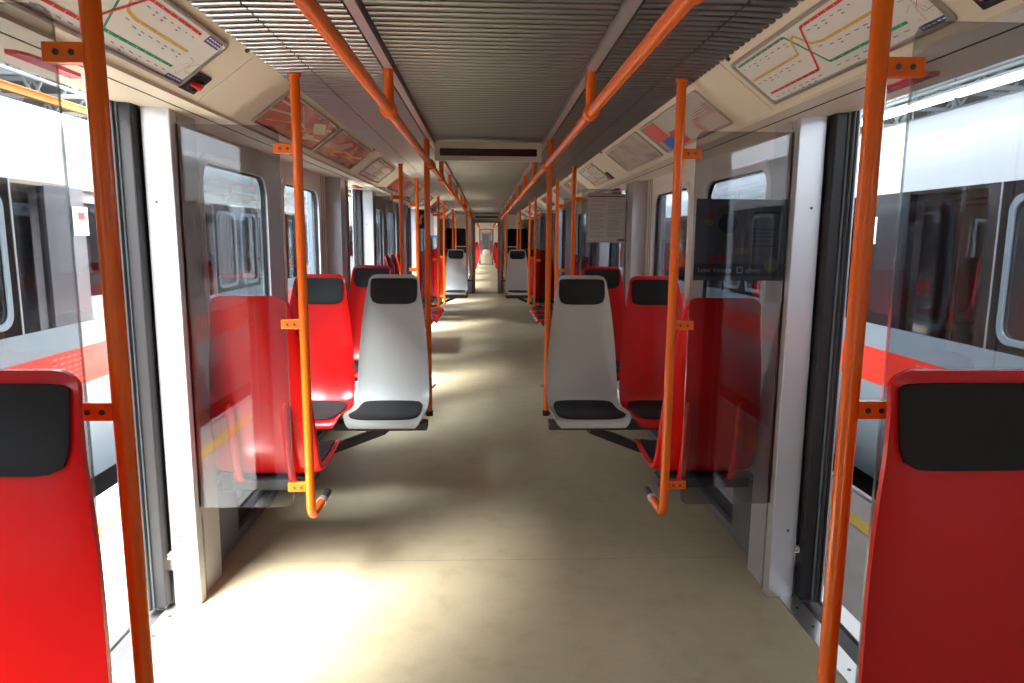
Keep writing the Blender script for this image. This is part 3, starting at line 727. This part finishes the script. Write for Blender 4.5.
# ------------------------------------------------------------------ notices on the glass
def text_obj(txt, size, m, parent, loc, rot=(PI/2, 0, 0)):
    cu = bpy.data.curves.new('lettering', 'FONT'); cu.body = txt; cu.size = size; cu.extrude = 0.0003
    t = bpy.data.objects.new('lettering', cu); COL.objects.link(t)
    dg = bpy.context.evaluated_depsgraph_get(); me = bpy.data.meshes.new_from_object(t.evaluated_get(dg)); COL.objects.unlink(t); bpy.data.objects.remove(t)
    o = link('lettering', me, m, parent); o.location = loc; o.rotation_euler = rot; return o
yN = DC[1]+GL+0.0072
e = empty('glass_notice', (0, yN, 0)); tag(e, 'dark advert sheet with navy band stuck on the right glass partition', 'notice')
def disc(name, m, x, z, r, sx=1.0):
    return plate([(x+r*sx*math.cos(a), z+r*math.sin(a)) for a in [2*PI*i/24 for i in range(24)]], -0.0022, -0.0010, lambda a, b, d: (a, d, b)).build(name, m, e)
bx('sheet', 'sheet_dark', e, 0.812, 1.176, -0.001, 0.001, 1.335, 1.655)
bx('navy_band', 'sheet_navy', e, 0.812, 1.176, -0.0018, -0.0010, 1.352, 1.402)
disc('red_badge', 'sheet_maroon', 0.865, 1.592, 0.014, 1.7); disc('olive_badge', 'sheet_olive', 0.865, 1.564, 0.012, 1.7)
disc('round_photo', 'sheet_navy', 0.942, 1.560, 0.038); disc('round_badge', 'sheet_olive', 1.125, 1.395, 0.028)
for x in (0.885, 0.93): disc('fruit', 'sheet_maroon', x, 1.420, 0.020)
bx('olive_block', 'sheet_olive', e, 0.975, 1.03, -0.0018, -0.0010, 1.44, 1.465)
text_obj('Letní Vánoce', 0.026, 'sheet_light', e, (0.828, -0.002, 1.368)); text_obj('albert', 0.026, 'sheet_light', e, (1.02, -0.002, 1.368))
ring(rr(0.998, 1.377, .026, .026, .006, 3), rr(0.998, 1.377, .017, .017, .004, 3), -0.0022, -0.001, lambda a, b, d: (a, d, b)).build('band_logo', 'sheet_light', e)
mb = MB()
for i, (w, z) in enumerate(((.05, 1.625), (.10, 1.60), (.09, 1.535), (.07, 1.52), (.08, 1.505), (.07, 1.49), (.09, 1.47))): mb.box(1.045, 1.045+w, -0.0018, -0.001, z, z+.007)
mb.build('print_lines', 'sheet_navy', e)['kind'] = 'stuff'
# paper notice on the next right partition
y2 = DC[2]-GL-0.0052
e = empty('glass_notice', (0, y2, 0)); tag(e, 'pale paper notice with two columns of small print on right glass', 'notice')
bx('backing', 'paper_edge', e, 0.84, 1.187, -0.002, 0.0, 1.46, 1.87); bx('sheet', 'paper', e, 0.856, 1.172, -0.003, -0.002, 1.475, 1.855)
bx('purple_band', 'paper_purple', e, 0.856, 1.172, -0.0036, -0.003, 1.842, 1.853); bx('purple_tab', 'paper_purple', e, 1.11, 1.172, -0.0036, -0.003, 1.475, 1.49)
mb = MB(); rnd = random.Random(5)
for cx in (0.868, 1.022):
    for i in range(30):
        if rnd.random() < .12: continue
        z = 1.825-i*.0112; mb.box(cx, cx+rnd.uniform(.08, .138), -0.0036, -0.003, z, z+.0045)
mb.build('print_lines', 'ink_grey', e)['kind'] = 'stuff'
# left notices after the second doorway
y3 = DC[3]-GL-0.0052
e = empty('glass_notice', (0, y3, 0)); tag(e, 'dark sign with orange figure on left glass before the third doorway', 'notice')
bx('sheet', 'sheet_navy', e, -1.07, -0.92, -0.002, 0, 1.62, 1.89); MB().tube([(-1.0, -0.003, 1.68), (-1.0, -0.003, 1.76), (-0.97, -0.003, 1.82)], .02, 8).build('orange_figure', 'crane_orange', e)
e = empty('glass_notice', (0, DC[3]+GL-0.0052, 0)); tag(e, 'white notice with blue foot on left glass after the third doorway', 'notice')
bx('sheet', 'paper_white', e, -0.96, -0.83, -0.002, 0, 1.52, 1.90); bx('blue_foot', 'paper_blue', e, -0.96, -0.83, -0.003, -0.002, 1.48, 1.52)

# ------------------------------------------------------------------ the depot: platforms, neighbouring trains, hall
for s in (-1, 1):
    e = empty('platform_'+SIDE[s]); tag(e, f'concrete walkway between the trains on the {SIDE[s]}', 'platform', kind='structure')
    bx('walkway', 'concrete', e, s*1.46, s*2.32, -20, 70, -0.6, -0.08)
    bx('yellow_line', 'yellow_paint', e, s*2.04, s*2.13, -20, 70, -0.079, -0.076)
    bx('edge_strip', 'threshold', e, s*1.462, s*1.54, -20, 70, -0.079, -0.074)
    bx('edge_board', 'alu', e, s*2.32, s*2.35, -20, 70, -0.35, -0.06)
g = bx('hall_ground', 'pit', None, -40, 40, -30, 110, -1.3, -1.2); tag(g, 'dark depot hall floor far below the trains', 'ground', kind='structure')
def neighbour(s, YA):
    e = empty('metro_train', (s*2.9, 0, 0)); tag(e, f'neighbouring metro train with red stripe and dark window band on the {SIDE[s]}', 'train', 'trains parked alongside')
    YB = 58.0
    X = lambda d: s*d                                          # d metres outwards from the near side
    # window band segments: (kind, y0, y1)
    segs = []; y = YA
    while y < YB:
        segs += [('wall', y, y+3.12), ('door', y+3.12, y+4.56)]; y += 4.56
    def sheet(name, z0, z1, d0, d1, m, ya=YA, yb=YB): return bx(name, m, e, X(d0), X(d1), ya, yb, z0, z1)
    sheet('skirt', -0.27, 0.44, 0.0, 0.04, 'train_grey'); sheet('red_stripe', 0.44, 0.70, -0.002, 0.04, 'train_red'); sheet('grey_band', 0.70, 0.875, 0.0, 0.04, 'train_grey')
    up = [(X(0), 1.83), (X(0.0), 2.10), (X(0.03), 2.24), (X(0.10), 2.33), (X(0.30), 2.39), (X(0.30), 2.36), (X(0.12), 2.29), (X(0.06), 2.2), (X(0.04), 2.1), (X(0.04), 1.83)]
    MB().prism(up, YA, YB).build('upper_panel', 'train_white', e, smooth=True)
    MB().prism([(X(0.28), 2.38), (X(2.44), 2.38), (X(2.44), 2.34), (X(0.28), 2.34)], YA, YB).build('roof', 'roof_sheet', e)
    sheet('floor_pan', -0.2, 0.0, 0.04, 2.70, 'train_inside'); sheet('underframe', -0.75, -0.2, 0.25, 2.4, 'under')
    sheet('inner_ceiling', 2.08, 2.12, 0.1, 2.6, 'train_inside')
    # near side: dark glass band with posts
    for kind, a, b in segs:
        if kind == 'wall':
            m = (a+b)/2
            for c in (m-0.78, m+0.78):
                p = bx('window_pane', 'glass_dark', e, X(0.006), X(0.014), c-0.775, c+0.775, 0.875, 1.83)
                hole = rr(c, 1.36, 1.15, 0.80, 0.10)
                flat_holes([(c-0.775, 0.875), (c+0.775, 0.875), (c+0.775, 1.83), (c-0.775, 1.83)], [hole], 0.016, 0.05, lambda q, r, d: (X(d), q, r)).build('window_surround', 'train_dark', p)
            bx('seam', 'alu', e, X(-0.001), X(0.014), a-0.006, a+0.006, 0.875, 1.83)
        else:
            bx('seam', 'alu', e, X(-0.001), X(0.014), a-0.006, a+0.006, 0.875, 1.83)
            for c in ((a*3+b)/4, (a+b*3)/4):
                hw = (b-a)/4-0.006
                lf = flat_holes([(c-hw, 0.875), (c+hw, 0.875), (c+hw, 1.83), (c-hw, 1.83)], [rr(c, 1.34, 2*hw-0.20, 0.78, 0.08)], 0.004, 0.04, lambda q, r, d: (X(d), q, r)).build('door_leaf', 'train_dark', e)
                ring(rr(c, 1.34, 2*hw-0.14, 0.84, 0.10), rr(c, 1.34, 2*hw-0.22, 0.76, 0.075), -0.006, 0.01, lambda q, r, d: (X(d), q, r)).build('window_frame', 'train_grey', lf, bevel=.004)
                plate(rr(c, 1.34, 2*hw-0.20, 0.78, 0.08), 0.014, 0.020, lambda q, r, d: (X(d), q, r)).build('pane', 'glass_dark', lf)
    # vents in the red stripe
    for a in [q[1]+0.25 for q in segs if q[0] == 'wall'][:8]:
        mb = MB()
        for r in range(6):
            for c in range(5): mb.box(X(-0.004), X(-0.001), a+c*0.075, a+c*0.075+0.05, 0.475+r*0.036, 0.487+r*0.036)
        mb.build('vent_slots', 'vent_pale', e)['kind'] = 'stuff'
    # far side with open windows, so daylight shows through
    for kind, a, b in segs:
        h = []
        if kind == 'wall':
            m = (a+b)/2; h = [rr(m-0.78, 1.36, 1.05, 0.75, 0.10), rr(m+0.78, 1.36, 1.05, 0.75, 0.10)]
        flat_holes([(a, 0), (b, 0), (b, 2.3), (a, 2.3)], h, 2.66, 2.70, lambda q, r, d: (X(d), q, r)).build('far_wall', 'train_inside', e)
    # poles and seats inside
    for kind, a, b in segs:
        if kind == 'door':
            for yy in (a-0.05, b+0.05): MB().tube([(X(0.55), yy, 0), (X(0.55), yy, 2.1)], 0.019, 8).build('inner_pole', 'orange', e, smooth=True)
        elif -3 < a < 20:
            for yy in (a+0.1, a+1.7, b-0.1):
                o = link('inner_seat', shell_me.copy(), 'red_seat', e, smooth=True); o.location = (X(0.40), yy, 0)
    return e
tr = [neighbour(-1, -13.9), neighbour(1, -14.4)]
# white notices on the neighbouring windows
for s, y, z in ((-1, 5.05, 1.58), (1, 5.15, 1.56)):
    e = empty('window_notice', (s*2.897, y, z)); tag(e, f'small white paper notice on the window of the {SIDE[s]} train', 'notice')
    bx('sheet', 'paper_white', e, 0, s*0.003, -0.09, 0.09, -0.09, 0.11); bx('red_mark', 'map_red', e, -s*0.001, 0, -0.03, 0.05, 0.02, 0.07)

# hall roof: right sheet extended unseen over the car to shade that side, left track open
for s in (-1, 1):
    r = bx('hall_roof', 'roof_sheet', None, -10.0 if s < 0 else -1.2, s*30, -25, 110, 6.6, 6.75); tag(r, f'sheeted depot hall roof over the {SIDE[s]} aisle', 'roof', kind='structure')
    w = bx('hall_wall', 'roof_sheet', None, s*30, s*30.3, -25, 110, -1.2, 3.2); tag(w, f'low grey depot wall far out on the {SIDE[s]}', 'wall', kind='structure')
def truss(s, y, n):
    e = empty('roof_truss', (0, y, 0)); tag(e, f'white steel lattice truss under the depot roof, {ORD[n]} on the {SIDE[s]}', 'truss', 'roof trusses')
    x0, x1 = s*9.2, s*29.5; mb = MB()
    bx('chord', 'truss_white', e, x0, x1, -0.06, 0.06, 6.45, 6.58); bx('chord', 'truss_white', e, x0, x1, -0.06, 0.06, 5.35, 5.47)
    n_ = 16; dx = (x1-x0)/n_
    for i in range(n_):
        a, b = x0+i*dx, x0+(i+1)*dx
        MB().bar((a, 0, 5.41), ((a+b)/2, 0, 6.5), 0.06, 0.06).build('diagonal', 'truss_white', e); MB().bar(((a+b)/2, 0, 6.5), (b, 0, 5.41), 0.06, 0.06).build('diagonal', 'truss_white', e)
for s in (-1, 1):
    for n, y in enumerate((9, 12, 15, 18, 21, 24, 27, 31, 36, 44)): truss(s, y, n)
    for k, x in enumerate((11, 13.5, 16, 18.5, 22)):
        e = empty('roof_purlin', (s*x, 0, 5.25)); tag(e, f'pale lengthwise roof pipe under the trusses on the {SIDE[s]}, {ORD[k]} from the skylight', 'pipe', 'roof purlins')
        MB().tube([(0, -5, 0), (0, 60, 0)], 0.05, 8).build('pipe', 'truss_white', e, smooth=True)
        for q in range(12): bx('bracket', 'pipe_grey', e, -0.03, 0.03, 8.97+3*q, 9.03+3*q, 0.0, 0.10)
e = empty('crane_beam', (-8.0, 0, 3.92)); tag(e, 'orange crane runway beam above the roof of the left train', 'beam')
bx('web', 'crane_orange', e, -0.02, 0.02, -10, 70, -0.05, 0.05); bx('flange', 'crane_orange', e, -0.06, 0.06, -10, 70, 0.05, 0.07); bx('flange', 'crane_orange', e, -0.06, 0.06, -10, 70, -0.07, -0.05)
for i, (x, z, r) in enumerate(((8.0, 3.96, 0.05), (8.2, 4.22, 0.035), (8.6, 3.80, 0.03), (9.4, 4.05, 0.03))):
    e = empty('light_line' if i == 0 else 'conduit', (x, 0, z)); tag(e, ['long white fluorescent light line above the right train', 'thin bright pipe above the light line on the right', 'thin grey pipe below the light line on the right', 'grey conduit behind the light line on the right'][i], 'light' if i == 0 else 'pipe')
    y = -6
    if i == 0:
        while y < 60:
            bx('tube', 'tube_light', e, -r, r, y, y+2.85, -0.05, 0.05); y += 3.0
        bx('tray', 'truss_white', e, -0.10, 0.10, -6, 60, 0.05, 0.09)
        for k in range(14): bx('drop_rod', 'pipe_grey', e, -0.015, 0.015, -4+k*4.5, -3.97+k*4.5, 0.09, 1.45)
    else:
        MB().tube([(0, -6, 0), (0, 60, 0)], r, 8).build('pipe', ['', 'truss_white', 'pipe_grey', 'pipe_grey'][i], e, smooth=True)
        for k in range(14): bx('drop_rod', 'pipe_grey', e, -0.012, 0.012, -4+k*4.5, -3.976+k*4.5, 0, 5.4-z)
